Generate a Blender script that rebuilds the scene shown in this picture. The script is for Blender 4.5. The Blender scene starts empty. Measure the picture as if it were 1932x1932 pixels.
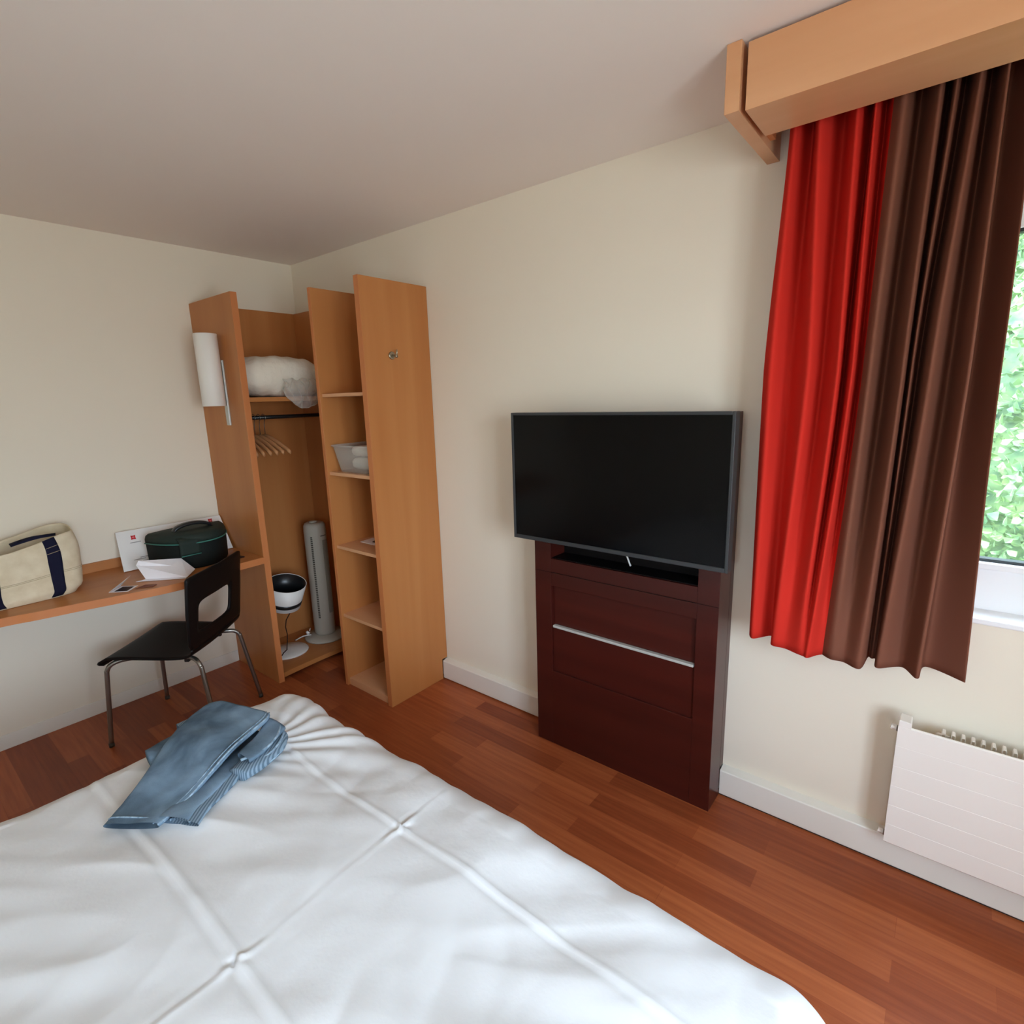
import bpy, bmesh, math, random
from mathutils import Vector, Matrix, Euler, noise
random.seed(7)
S = bpy.context.scene
C = S.collection
PI = math.pi

# ------------------------------------------------------------------ camera, world, light, exposure
cam_d = bpy.data.cameras.new('camera')
cam = bpy.data.objects.new('camera', cam_d); C.objects.link(cam)
FW = Vector((-0.61697918, 0.75943769, -0.20637608))
RT = Vector((0.77958512, 0.62565654, -0.02830088))
UP = Vector((-0.10762779, 0.17834878, 0.97806338))
M3 = Matrix((RT, UP, -FW)).transposed()
cam.matrix_world = Matrix.Translation((3.46298, -2.05945, 1.62172)) @ M3.to_4x4()
cam_d.sensor_width = 36.0
cam_d.lens = 36.0 * 1023.82 / 1932.0
cam_d.clip_start = 0.02
S.camera = cam

w = bpy.data.worlds.new('sky'); S.world = w
w.use_nodes = True
bg = w.node_tree.nodes['Background']
# overcast sky above dim trees and garden: most of the light comes from high up
wt = w.node_tree
wtc = wt.nodes.new('ShaderNodeTexCoord'); wsp = wt.nodes.new('ShaderNodeSeparateXYZ'); wrp = wt.nodes.new('ShaderNodeValToRGB')
wmr = wt.nodes.new('ShaderNodeMapRange'); wmr.inputs['From Min'].default_value = -1.0
wt.links.new(wtc.outputs['Generated'], wsp.inputs[0]); wt.links.new(wsp.outputs['Z'], wmr.inputs['Value'])
wt.links.new(wmr.outputs['Result'], wrp.inputs['Fac']); wt.links.new(wrp.outputs['Color'], bg.inputs[0])
SKY = [(0.0, (0.27, 0.28, 0.295)), (0.46, (0.325, 0.35, 0.378)), (0.53, (0.52, 0.60, 0.70)), (0.60, (0.60, 0.697, 0.86)), (0.74, (0.445, 0.53, 0.67)), (1.0, (0.365, 0.44, 0.575))]
for k_, (p_, c_) in enumerate(SKY):
    e_ = wrp.color_ramp.elements[k_] if k_ < 2 else wrp.color_ramp.elements.new(p_)
    e_.position = p_; e_.color = (*c_, 1)
bg.inputs[1].default_value = 22.5

def portal(name, loc, rot, sx, sy):
    l = bpy.data.lights.new(name, 'AREA'); l.shape = 'RECTANGLE'; l.size = sx; l.size_y = sy
    l.cycles.is_portal = True
    o = bpy.data.objects.new(name, l); C.objects.link(o); o.location = loc; o.rotation_euler = rot
    return o
W1 = (3.30, 4.50, 0.93, 2.15)       # window in the television wall: x0, x1, z0, z1
W2 = (-2.75, -1.40, 0.55, 2.20)     # window in the right hand wall: y0, y1, z0, z1
W3 = (3.25, 3.85, 0.93, 2.15)       # window added behind the camera to brighten the television wall: x0, x1, z0, z1
RX, FY, H = 4.70, -3.70, 2.50       # right wall, wall behind the camera, ceiling height
portal('window_portal', ((W1[0]+W1[1])/2, 0.22, (W1[2]+W1[3])/2), (-PI/2, 0, 0), W1[1]-W1[0], W1[3]-W1[2])
portal('side_window_portal', (RX+0.22, (W2[0]+W2[1])/2, (W2[2]+W2[3])/2), (0, PI/2, 0), W2[3]-W2[2], W2[1]-W2[0])
portal('added_window_portal', ((W3[0]+W3[1])/2, FY-0.22, (W3[2]+W3[3])/2), (PI/2, 0, 0), W3[1]-W3[0], W3[3]-W3[2])

S.view_settings.view_transform = 'Standard'
S.view_settings.look = 'None'
S.view_settings.exposure = 0.62
S.view_settings.gamma = 1.0
S.view_settings.use_curve_mapping = False
S.cycles.max_bounces = 12
S.cycles.diffuse_bounces = 8
S.cycles.transparent_max_bounces = 12
S.cycles.sample_clamp_indirect = 6.0
S.cycles.caustics_reflective = False
S.cycles.caustics_refractive = False

# ------------------------------------------------------------------ materials
def lin(c):
    c = c/255.0
    return c/12.92 if c <= 0.04045 else ((c+0.055)/1.055)**2.4
def rgb(r, g, b): return (lin(r), lin(g), lin(b), 1.0)

def mat(name, col, rough=0.6, spec=0.5, metal=0.0):
    m = bpy.data.materials.new(name); m.use_nodes = True
    p = m.node_tree.nodes['Principled BSDF']
    p.inputs['Base Color'].default_value = col
    p.inputs['Roughness'].default_value = rough
    p.inputs['Specular IOR Level'].default_value = spec
    p.inputs['Metallic'].default_value = metal
    return m
def N(m, t, **kw):
    n = m.node_tree.nodes.new(t)
    for k, v in kw.items(): setattr(n, k, v)
    return n
def LK(m, a, b): m.node_tree.links.new(a, b)
def P(m): return m.node_tree.nodes['Principled BSDF']
def coords(m, scale):
    tc = N(m, 'ShaderNodeTexCoord'); mp = N(m, 'ShaderNodeMapping')
    mp.inputs['Scale'].default_value = scale
    LK(m, tc.outputs['Object'], mp.inputs['Vector'])
    return mp.outputs['Vector']
def noisy(m, c1, c2, scale=(1, 1, 1), sc=5.0, detail=4.0, lo=0.3, hi=0.7, distortion=0.0):
    v = coords(m, scale)
    n = N(m, 'ShaderNodeTexNoise'); n.inputs['Scale'].default_value = sc; n.inputs['Detail'].default_value = detail
    n.inputs['Distortion'].default_value = distortion
    LK(m, v, n.inputs['Vector'])
    r = N(m, 'ShaderNodeValToRGB')
    r.color_ramp.elements[0].position = lo; r.color_ramp.elements[0].color = c1
    r.color_ramp.elements[1].position = hi; r.color_ramp.elements[1].color = c2
    LK(m, n.outputs['Fac'], r.inputs['Fac'])
    LK(m, r.outputs['Color'], P(m).inputs['Base Color'])
    return n, r
def bump(m, scale=(1, 1, 1), sc=200.0, strength=0.1, dist=0.002, detail=2.0):
    v = coords(m, scale)
    n = N(m, 'ShaderNodeTexNoise'); n.inputs['Scale'].default_value = sc; n.inputs['Detail'].default_value = detail
    LK(m, v, n.inputs['Vector'])
    b = N(m, 'ShaderNodeBump'); b.inputs['Strength'].default_value = strength; b.inputs['Distance'].default_value = dist
    LK(m, n.outputs['Fac'], b.inputs['Height']); LK(m, b.outputs['Normal'], P(m).inputs['Normal'])
def wood(name, c1, c2, axis, rough=0.42, fine=1.0, spec=0.4):
    m = mat(name, c1, rough, spec)
    s = [9.0*fine, 9.0*fine, 9.0*fine]; s['xyz'.index(axis)] = 0.55*fine
    noisy(m, c1, c2, tuple(s), 1.0, 6.0, 0.25, 0.75, 0.4)
    return m

BE1, BE2 = rgb(174, 108, 56), rgb(190, 127, 72)
M_beech_z = wood('beech_upright', BE1, BE2, 'z')
M_beech_y = wood('beech_across', BE1, BE2, 'y')
M_beech_x = wood('beech_along', rgb(206, 150, 106), rgb(220, 168, 126), 'x', 0.3)
M_beech_edge = wood('beech_edge', rgb(192, 116, 66), rgb(202, 128, 76), 'z', 0.45)
M_hanger = mat('hanger_wood', rgb(190, 135, 90), 0.4)
MA1, MA2 = rgb(52, 17, 13), rgb(74, 26, 19)
M_mah = wood('mahogany', MA1, MA2, 'x', 0.3)
M_mah_dark = mat('niche_black', rgb(12, 8, 8), 0.5, 0.2)
M_wall = mat('wall_paint', rgb(233, 224, 206), 0.75, 0.25)
bump(M_wall, (1, 1, 1), 120.0, 0.08, 0.002, 3.0)
M_ceil = mat('ceiling_paint', rgb(238, 229, 221), 0.85, 0.2)
M_base = mat('skirting_paint', rgb(232, 228, 218), 0.45, 0.4)
M_white = mat('white_enamel', rgb(236, 230, 222), 0.35, 0.5)
M_pvc = mat('window_pvc', rgb(238, 240, 242), 0.3, 0.5)
M_gasket_and_gap = mat('rubber_gasket_and_gap_shade', rgb(30, 36, 36), 0.6)
M_black = mat('black_plastic', rgb(26, 27, 28), 0.35, 0.5)
M_bezel = mat('bezel_charcoal', rgb(52, 54, 56), 0.35, 0.5)
M_screen = mat('tv_screen', rgb(5, 5, 6), 0.14, 0.2)
M_chair = mat('chair_shell', rgb(15, 11, 10), 0.5, 0.25)
M_chrome = mat('brushed_steel', rgb(150, 146, 138), 0.33, 0.5, 0.9)
M_alu = mat('satin_aluminium', rgb(200, 202, 196), 0.4, 0.5, 0.25)
M_brass = mat('satin_nickel', rgb(170, 160, 140), 0.3, 0.5, 0.9)
M_shade = mat('opal_shade', rgb(232, 229, 222), 0.45, 0.4)
M_greyplast = mat('warm_grey_plastic', rgb(176, 170, 156), 0.5, 0.4)
M_greydark = mat('vent_dark', rgb(70, 64, 56), 0.6, 0.3)
M_greymid = mat('grille_grey', rgb(140, 132, 118), 0.55, 0.3)
M_paper = mat('white_paper', rgb(238, 234, 236), 0.7, 0.2)
M_card = mat('board_white', rgb(232, 232, 230), 0.5, 0.4)
M_red_logo = mat('logo_red', rgb(190, 22, 36), 0.5, 0.3)
M_pink_logo = mat('logo_pink', rgb(226, 120, 124), 0.5, 0.3)
M_ink = mat('grey_ink', rgb(150, 150, 148), 0.6, 0.2)
M_darkcard = mat('dark_card', rgb(50, 28, 24), 0.6, 0.2)
M_browncard = mat('brown_card', rgb(128, 72, 46), 0.6, 0.2)
M_canvas = mat('cream_canvas', rgb(214, 200, 170), 0.9, 0.1)
noisy(M_canvas, rgb(206, 190, 160), rgb(222, 209, 182), (1, 1, 1), 18.0, 5.0)
bump(M_canvas, (1, 1, 1), 500.0, 0.25, 0.002)
M_navy = mat('navy_webbing', rgb(28, 28, 48), 0.85, 0.1)
bump(M_navy, (1, 1, 1), 500.0, 0.2, 0.002)
M_stitch = mat('seam_thread', rgb(176, 160, 132), 0.9, 0.1)
M_green = mat('dark_green_nylon', rgb(38, 48, 42), 0.75, 0.25)
bump(M_green, (1, 1, 1), 400.0, 0.25, 0.002)
M_greenblack = mat('black_green_nylon', rgb(18, 24, 22), 0.75, 0.25)
bump(M_greenblack, (1, 1, 1), 400.0, 0.25, 0.002)
M_teal = mat('teal_piping', rgb(62, 120, 108), 0.6, 0.3)
M_linen = mat('white_cotton', rgb(221, 222, 222), 0.85, 0.1)
bump(M_linen, (1, 1, 1), 14.0, 0.25, 0.012, 6.0)
M_pillow = mat('pillow_cotton', rgb(232, 224, 208), 0.9, 0.1)
bump(M_pillow, (1, 1, 1), 22.0, 0.5, 0.02, 4.0)
M_towel = mat('towel_terry', rgb(236, 232, 224), 0.95, 0.05)
bump(M_towel, (1, 1, 1), 260.0, 0.5, 0.004)
M_denim = mat('denim', rgb(92, 112, 128), 0.9, 0.08)
noisy(M_denim, rgb(70, 88, 104), rgb(124, 148, 168), (1, 1, 1), 7.0, 6.0, 0.32, 0.68, 0.5)
bump(M_denim, (1, 1, 1), 420.0, 0.35, 0.002)
M_denim_light = mat('denim_seam', rgb(150, 178, 200), 0.9, 0.08)
noisy(M_denim_light, rgb(104, 126, 144), rgb(160, 182, 198), (1, 1, 1), 90.0, 3.0)
M_denim_dark = mat('denim_inside', rgb(52, 62, 78), 0.9, 0.05)
M_stripe = mat('striped_denim', rgb(130, 155, 180), 0.9, 0.08)
def stripes(m, c1, c2, scale, rot):
    tc = N(m, 'ShaderNodeTexCoord'); mp = N(m, 'ShaderNodeMapping'); mp.inputs['Rotation'].default_value = (0, 0, rot)
    LK(m, tc.outputs['Object'], mp.inputs['Vector'])
    wv = N(m, 'ShaderNodeTexWave'); wv.inputs['Scale'].default_value = scale; wv.inputs['Distortion'].default_value = 0.4
    LK(m, mp.outputs['Vector'], wv.inputs['Vector'])
    r = N(m, 'ShaderNodeValToRGB')
    r.color_ramp.elements[0].position = 0.35; r.color_ramp.elements[0].color = c1
    r.color_ramp.elements[1].position = 0.65; r.color_ramp.elements[1].color = c2
    LK(m, wv.outputs['Color'], r.inputs['Fac']); LK(m, r.outputs['Color'], P(m).inputs['Base Color'])
stripes(M_stripe, rgb(92, 112, 128), rgb(132, 152, 168), 40.0, -0.72)
M_red = mat('red_curtain_cloth', rgb(196, 48, 38), 0.9, 0.1)
bump(M_red, (1, 1, 1), 600.0, 0.1, 0.001)
M_brown = mat('brown_curtain_cloth', rgb(118, 74, 58), 0.85, 0.12)
bump(M_brown, (1, 1, 1), 600.0, 0.1, 0.001)
for mm in (M_red, M_brown):
    P(mm).inputs['Specular IOR Level'].default_value = 0.03

def clear(name, tint, op):
    m = bpy.data.materials.new(name); m.use_nodes = True
    nt = m.node_tree; out = nt.nodes['Material Output']; p = nt.nodes['Principled BSDF']
    p.inputs['Base Color'].default_value = tint; p.inputs['Roughness'].default_value = 0.12
    t = nt.nodes.new('ShaderNodeBsdfTransparent'); mx = nt.nodes.new('ShaderNodeMixShader')
    t.inputs[0].default_value = (0.98, 1.0, 0.99, 1)
    mx.inputs[0].default_value = op
    nt.links.new(t.outputs[0], mx.inputs[1]); nt.links.new(p.outputs[0], mx.inputs[2]); nt.links.new(mx.outputs[0], out.inputs[0])
    return m
M_glass = clear('window_glass', (0.9, 0.97, 0.95, 1), 0.05)
M_bin = clear('translucent_plastic', rgb(226, 222, 216), 0.26)
M_bag = clear('thin_plastic_film', rgb(226, 216, 208), 0.28)

# floor: narrow strips running along the television wall, each strip block its own brown
M_floor = mat('wood_floor', rgb(140, 72, 44), 0.32, 0.25)
def floor_nodes(m):
    v = coords(m, (1, 1, 1))
    br = N(m, 'ShaderNodeTexBrick'); br.offset = 0.37; br.offset_frequency = 2; br.squash = 1.0
    br.inputs['Color1'].default_value = (0, 0, 0, 1); br.inputs['Color2'].default_value = (1, 1, 1, 1)
    br.inputs['Mortar'].default_value = (0.35, 0.35, 0.35, 1)
    br.inputs['Scale'].default_value = 1.0; br.inputs['Mortar Size'].default_value = 0.0006
    br.inputs['Brick Width'].default_value = 0.62; br.inputs['Row Height'].default_value = 0.082
    br.inputs['Bias'].default_value = 0.0
    LK(m, v, br.inputs['Vector'])
    g = N(m, 'ShaderNodeTexNoise'); g.inputs['Scale'].default_value = 1.0; g.inputs['Detail'].default_value = 7.0
    LK(m, coords(m, (3.5, 60.0, 1)), g.inputs['Vector'])
    add = N(m, 'ShaderNodeMath', operation='MULTIPLY_ADD'); add.inputs[1].default_value = 0.42
    LK(m, br.outputs['Color'], add.inputs[0])
    sc = N(m, 'ShaderNodeMath', operation='MULTIPLY'); sc.inputs[1].default_value = 0.62
    LK(m, g.outputs['Fac'], sc.inputs[0]); LK(m, sc.outputs[0], add.inputs[2])
    r = N(m, 'ShaderNodeValToRGB')
    e = r.color_ramp.elements
    e[0].position = 0.12; e[0].color = rgb(116, 52, 28)
    e[1].position = 0.88; e[1].color = rgb(186, 106, 62)
    k = e.new(0.5); k.color = rgb(152, 78, 44)
    LK(m, add.outputs[0], r.inputs['Fac']); LK(m, r.outputs['Color'], P(m).inputs['Base Color'])
    rr = N(m, 'ShaderNodeMapRange'); rr.inputs['To Min'].default_value = 0.26; rr.inputs['To Max'].default_value = 0.42
    LK(m, g.outputs['Fac'], rr.inputs['Value']); LK(m, rr.outputs['Result'], P(m).inputs['Roughness'])
floor_nodes(M_floor)

M_leaf = mat('ivy_leaf', rgb(120, 160, 96), 0.45, 0.5)
def leaf_nodes(m):
    oi = N(m, 'ShaderNodeTexCoord')
    n = N(m, 'ShaderNodeTexNoise'); n.inputs['Scale'].default_value = 9.0; n.inputs['Detail'].default_value = 3.0
    LK(m, oi.outputs['Object'], n.inputs['Vector'])
    r = N(m, 'ShaderNodeValToRGB')
    r.color_ramp.elements[0].position = 0.3; r.color_ramp.elements[0].color = rgb(58, 96, 66)
    r.color_ramp.elements[1].position = 0.7; r.color_ramp.elements[1].color = rgb(136, 168, 104)
    LK(m, n.outputs['Fac'], r.inputs['Fac']); LK(m, r.outputs['Color'], P(m).inputs['Base Color'])
leaf_nodes(M_leaf)
M_soil = mat('garden_ground', rgb(92, 104, 74), 0.9, 0.1)

# ------------------------------------------------------------------ mesh helpers
class MB:
    def __init__(self): self.bm = bmesh.new()
    def face(self, pts):
        return self.bm.faces.new([self.bm.verts.new(p) for p in pts])
    def box(self, x0, x1, y0, y1, z0, z1):
        v = [self.bm.verts.new(p) for p in ((x0,y0,z0),(x1,y0,z0),(x1,y1,z0),(x0,y1,z0),(x0,y0,z1),(x1,y0,z1),(x1,y1,z1),(x0,y1,z1))]
        for f in ((0,3,2,1),(4,5,6,7),(0,1,5,4),(1,2,6,5),(2,3,7,6),(3,0,4,7)): self.bm.faces.new([v[i] for i in f])
        return self
    def prism(self, pts, d):            # polygon pts (3D) swept by vector d
        a = [self.bm.verts.new(p) for p in pts]; b = [self.bm.verts.new(Vector(p)+Vector(d)) for p in pts]
        self.bm.faces.new(a[::-1]); self.bm.faces.new(b)
        n = len(a)
        for i in range(n): self.bm.faces.new((a[i], a[(i+1)%n], b[(i+1)%n], b[i]))
        return self
    def rings(self, rings, closed=True, cap0=True, cap1=True):
        vs = [[self.bm.verts.new(p) for p in r] for r in rings]
        n = len(vs[0])
        for i in range(len(vs)-1):
            for j in range(n if closed else n-1):
                k = (j+1) % n
                self.bm.faces.new((vs[i][j], vs[i][k], vs[i+1][k], vs[i+1][j]))
        if closed and cap0: self.bm.faces.new(vs[0][::-1])
        if closed and cap1: self.bm.faces.new(vs[-1])
        return self
    def tube(self, pts, r, seg=10):
        pts = [Vector(p) for p in pts]; R = []
        nrm = None
        for i, p in enumerate(pts):
            t = (pts[min(i+1, len(pts)-1)] - pts[max(i-1, 0)]).normalized()
            if nrm is None:
                nrm = t.orthogonal().normalized()
            else:
                nrm = (nrm - t*nrm.dot(t)).normalized()
            b = t.cross(nrm)
            rr = r[i] if isinstance(r, (list, tuple)) else r
            R.append([p + (nrm*math.cos(a) + b*math.sin(a))*rr for a in (2*PI*k/seg for k in range(seg))])
        return self.rings(R)
    def lathe(self, prof, c, seg=32, axis=None, cap0=True, cap1=True, a0=0.0, a1=2*PI):
        c = Vector(c); q = Vector((0,0,1)).rotation_difference(Vector(axis).normalized()) if axis else None
        R = []
        for r, z in prof:
            ring = []
            for k in range(seg):
                a = 2*PI*k/seg
                v = Vector((r*math.cos(a), r*math.sin(a), z))
                if q: v = q @ v
                ring.append(c+v)
            R.append(ring)
        return self.rings(R, True, cap0, cap1)
    def grid(self, fn, nu, nv):
        vs = [[self.bm.verts.new(fn(i/nu, j/nv)) for j in range(nv+1)] for i in range(nu+1)]
        for i in range(nu):
            for j in range(nv): self.bm.faces.new((vs[i][j], vs[i+1][j], vs[i+1][j+1], vs[i][j+1]))
        return self
    def build(self, name, m, parent=None, smooth=False, bevel=0.0, solid=0.0, sub=0, weld=False):
        root = parent
        while root is not None and root.parent is not None: root = root.parent
        if root is not None and root.type == 'EMPTY': off = root.location
        elif root is not None: off = Vector((0,0,0))
        else: off = None
        if weld: bmesh.ops.remove_doubles(self.bm, verts=self.bm.verts, dist=1e-5)
        bmesh.ops.recalc_face_normals(self.bm, faces=self.bm.faces)
        if off is not None and off.length > 0: bmesh.ops.translate(self.bm, verts=self.bm.verts, vec=-Vector(off))
        me = bpy.data.meshes.new(name); self.bm.to_mesh(me); self.bm.free()
        o = bpy.data.objects.new(name, me); C.objects.link(o)
        ms = m if isinstance(m, (list, tuple)) else [m]
        for k in ms: me.materials.append(k)
        if smooth:
            for p in me.polygons: p.use_smooth = True
        if solid:
            md = o.modifiers.new('solid', 'SOLIDIFY'); md.thickness = solid; md.offset = 0.0
        if bevel:
            md = o.modifiers.new('bevel', 'BEVEL'); md.width = bevel; md.segments = 2; md.limit_method = 'ANGLE'; md.angle_limit = 0.7
        if sub:
            md = o.modifiers.new('sub', 'SUBSURF'); md.levels = sub; md.render_levels = sub
        if parent is not None: o.parent = parent
        return o
def thing(name, label, cat, loc=(0,0,0), group=None):
    o = bpy.data.objects.new(name, None); C.objects.link(o); o.empty_display_size = 0.1
    o.location = loc; o['label'] = label; o['category'] = cat
    if group: o['group'] = group
    return o
def tag(o, label, cat, group=None, kind=None):
    o['label'] = label; o['category'] = cat
    if group: o['group'] = group
    if kind: o['kind'] = kind
    return o
def struct(o): o['kind'] = 'structure'; return o
def box(name, m, b, parent=None, bevel=0.0):
    return MB().box(*b).build(name, m, parent, bevel=bevel)
def smoothstep(t):
    t = max(0.0, min(1.0, t)); return t*t*(3-2*t)
def arc(c, r, a0, a1, n, f):
    return [f(c[0]+r*math.cos(a0+(a1-a0)*k/n), c[1]+r*math.sin(a0+(a1-a0)*k/n)) for k in range(n+1)]

# ------------------------------------------------------------------ the room
T = 0.25
struct(box('floor', M_floor, (-T, RX+T, FY-T, T, -0.12, 0.0)))
struct(box('ceiling', M_ceil, (-T, RX+T, FY-T, T, H, H+0.15)))
b = MB()
b.box(-T, W1[0], 0, T, 0, H).box(W1[1], RX+T, 0, T, 0, H).box(W1[0], W1[1], 0, T, 0, W1[2]).box(W1[0], W1[1], 0, T, W1[3], H)
struct(b.build('wall_back', M_wall))
struct(box('wall_left', M_wall, (-T, 0, FY, 0, 0, H)))
b = MB()
b.box(RX, RX+T, FY-T, W2[0], 0, H).box(RX, RX+T, W2[1], 0, 0, H).box(RX, RX+T, W2[0], W2[1], 0, W2[2]).box(RX, RX+T, W2[0], W2[1], W2[3], H)
struct(b.build('wall_right', M_wall))
b = MB()
b.box(-T, W3[0], FY-T, FY, 0, H).box(W3[1], RX, FY-T, FY, 0, H).box(W3[0], W3[1], FY-T, FY, 0, W3[2]).box(W3[0], W3[1], FY-T, FY, W3[3], H)
struct(b.build('wall_front', M_wall))
# skirtings: the deep one with a sloped ledge under the television, a thin flush one under the desk
def ledge(x0, x1):
    return [(x0, 0, 0.005), (x0, -0.036, 0.005), (x0, -0.039, 0.009), (x0, -0.039, 0.111), (x0, -0.036, 0.1145), (x0, 0, 0.122)], (x1-x0, 0, 0)
b = MB()
p, d = ledge(1.2635, 2.0455); b.prism(p, d)
p, d = ledge(2.8725, RX); b.prism(p, d)
struct(b.build('baseboard_back', M_base, bevel=0.0015))
struct(box('baseboard_left', M_base, (0, 0.006, FY, -0.66, 0.0, 0.074), bevel=0.001))
struct(box('gap_shade_1', M_gasket_and_gap, (2.8725, RX, -0.034, 0, 0.0, 0.006)))   # dark strip standing in for the shade of the gap under the deep skirting

# window in the television wall
def window(name, x0, x1, z0, z1):
    """built for the plane y = 0 .. T, returned so it can be turned"""
    fr = MB()
    y0, y1 = 0.09, 0.16
    zb, zt = z0+0.155, z1-0.11
    fr.box(x0, x1, y0, y1, z0, zb-0.018).box(x0, x1, y0, y1, zt, z1)
    fr.box(x0, x0+0.07, y0, y1, zb-0.018, zt).box(x1-0.07, x1, y0, y1, zb-0.018, zt)
    fr.box((x0+x1)/2-0.05, (x0+x1)/2+0.05, y0, y1, zb-0.018, zt)
    f = fr.build(name, M_pvc, bevel=0.003)
    struct(f)
    def kid(nm, mb, m, bv=0.0):
        return mb.build(nm, m, f, bevel=bv)
    kid('glazing_bead', MB().box(x0+0.07, x1-0.07, 0.078, 0.125, zb-0.020, zb), M_pvc, 0.003)
    for a, c in ((x0+0.07, (x0+x1)/2-0.05), ((x0+x1)/2+0.05, x1-0.07)):
        g = MB()
        g.box(a, c, 0.10, 0.13, zb, zb+0.009).box(a, c, 0.10, 0.13, zt-0.009, zt).box(a, a+0.007, 0.10, 0.13, zb, zt).box(c-0.007, c, 0.10, 0.13, zb, zt)
        kid('gasket', g, M_gasket_and_gap)
        kid('pane', MB().box(a, c, 0.112, 0.118, zb, zt), M_glass)
    kid('window_sill', MB().box(x0, x1, -0.012, 0.09, z0-0.012, z0+0.006), M_pvc, 0.004)
    return f
window('window_1', *W1)
w2 = window('window_2', *W2)
w2.matrix_world = Matrix.Translation((RX, 0, 0)) @ Matrix(((0, 1, 0, 0), (1, 0, 0, 0), (0, 0, 1, 0), (0, 0, 0, 1)))

w3 = window('added_window', *W3)  # added opening, put in for the extra daylight it throws on the television wall
w3.matrix_world = Matrix.Translation((W3[0]+W3[1], FY, 0)) @ Matrix.Rotation(PI, 4, 'Z')

# outside: ground and an ivy covered bank
struct(box('ground', M_soil, (-6, 16, 0.4, 9, -0.7, -0.6)))
b = MB()
def bank(u, v):
    x = -2+11*u; z = -0.7+4.1*v
    y = 2.7 + 0.5*v + 0.35*noise.noise(Vector((x*0.9, z*0.9, 3.1)))
    return (x, y, z)
b.grid(bank, 60, 30)
for k in range(15000):
    dense = k < 10500
    u = random.uniform(0.44, 0.66) if dense else random.random()
    v = random.random()
    x, y, z = bank(u, v)
    s = random.uniform(0.022, 0.048)
    q = Euler((random.uniform(-0.2, 1.2), random.uniform(-0.6, 0.6), random.uniform(0, 6.28))).to_matrix()
    cc = Vector((x, y-random.uniform(0.01, 0.22), z))
    pts = [(-0.15, 0, 0), (-0.75, 0.35, 0.1), (-0.45, 0.9, 0.05), (0, 1.5, -0.15), (0.45, 0.9, 0.05), (0.75, 0.35, 0.1), (0.15, 0, 0)]
    b.face([cc + q @ (Vector((p[0], p[2], p[1]))*s) for p in pts])
tag(b.build('ivy_foliage', M_leaf), 'pale green ivy leaves covering the bank outside the window', 'ivy', kind='stuff')

# ------------------------------------------------------------------ wardrobe in the corner
HW = 2.194
wd = thing('wardrobe', 'open beech corner wardrobe with hat shelf and hanging rail, nothing but panels', 'wardrobe', (0.25, -0.33, 0))
box('side_panel', M_beech_z, (0.002, 0.508, -0.658, -0.623, 0, HW), wd, 0.0015)
box('side_panel', M_beech_z, (0.002, 0.508, -0.030, -0.003, 0, HW), wd, 0.0015)
box('back_panel', M_beech_z, (0.002, 0.020, -0.623, -0.030, 0, HW), wd)
MB().box(0.508, 0.5095, -0.657, -0.624, 0.0, HW-0.001).build('edge_strip', M_beech_edge, wd)
def curved_board(z0, z1, x, sag):
    a = [(0.02, -0.623), (0.02, -0.03)]
    n = 14
    fr = [(x - sag*math.sin(PI*k/n), -0.03 - 0.593*k/n) for k in range(n+1)]
    return MB().prism([(p[0], p[1], z0) for p in a+fr], (0, 0, z1-z0))
curved_board(0.026, 0.055, 0.512, 0.014).build('bottom_shelf', M_beech_y, wd, bevel=0.001)
curved_board(1.638, 1.662, 0.500, 0.014).build('hat_shelf', M_beech_y, wd, bevel=0.001)
rl = MB().tube([(0.27, -0.622, 1.548), (0.27, -0.031, 1.548)], 0.0115, 14).build('hanging_rail', M_black, wd, True)

# wooden hangers at the near end of the rail
def hanger(y, rot, dz, label):
    t = thing('coat_hanger', label, 'hanger', (0.27, y, 1.548), 'wooden coat hangers on the wardrobe rail')
    b = MB()
    R = []
    L = 0.205
    for k in range(17):
        s = -1 + 2*k/16
        x = s*L; z = -0.115 - 0.085*abs(s)**1.4
        hw = 0.010 - 0.003*abs(s); hh = 0.019 - 0.006*abs(s)
        R.append([Vector((0.27+x, y+hw*math.cos(a), 1.548+z+hh*math.sin(a))) for a in (2*PI*j/10 for j in range(10))])
    b.rings(R).build('shoulder_bar', M_hanger, t, True)
    hk = [Vector((0.27, y, 1.548-0.105)), Vector((0.27, y, 1.548-0.045))]
    hk += [Vector((0.27+0.019*math.sin(a), y, 1.548-0.019*math.cos(a)-0.0)) for a in (PI*k/10 for k in range(1, 16))]
    MB().tube(hk, 0.002, 6).build('hook', M_chrome, t, True)
    t.rotation_euler = (0, 0, rot)
    return t
hl = ['wooden coat hanger on the rail, closest to the outer side panel', 'wooden coat hanger on the rail, next in from the outermost one',
      'wooden coat hanger in the middle of the hanger bunch, third from outer panel', 'wooden coat hanger on the rail, fourth from outer side panel',
      'wooden coat hanger on the rail, second from the inner end of the bunch', 'wooden coat hanger on the rail, innermost and most exposed of the bunch']
for k in range(6):
    hanger(-0.590+0.030*k, [-0.06, -0.02, 0.03, 0.07, 0.11, 0.17][k], 0, hl[k])

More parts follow.
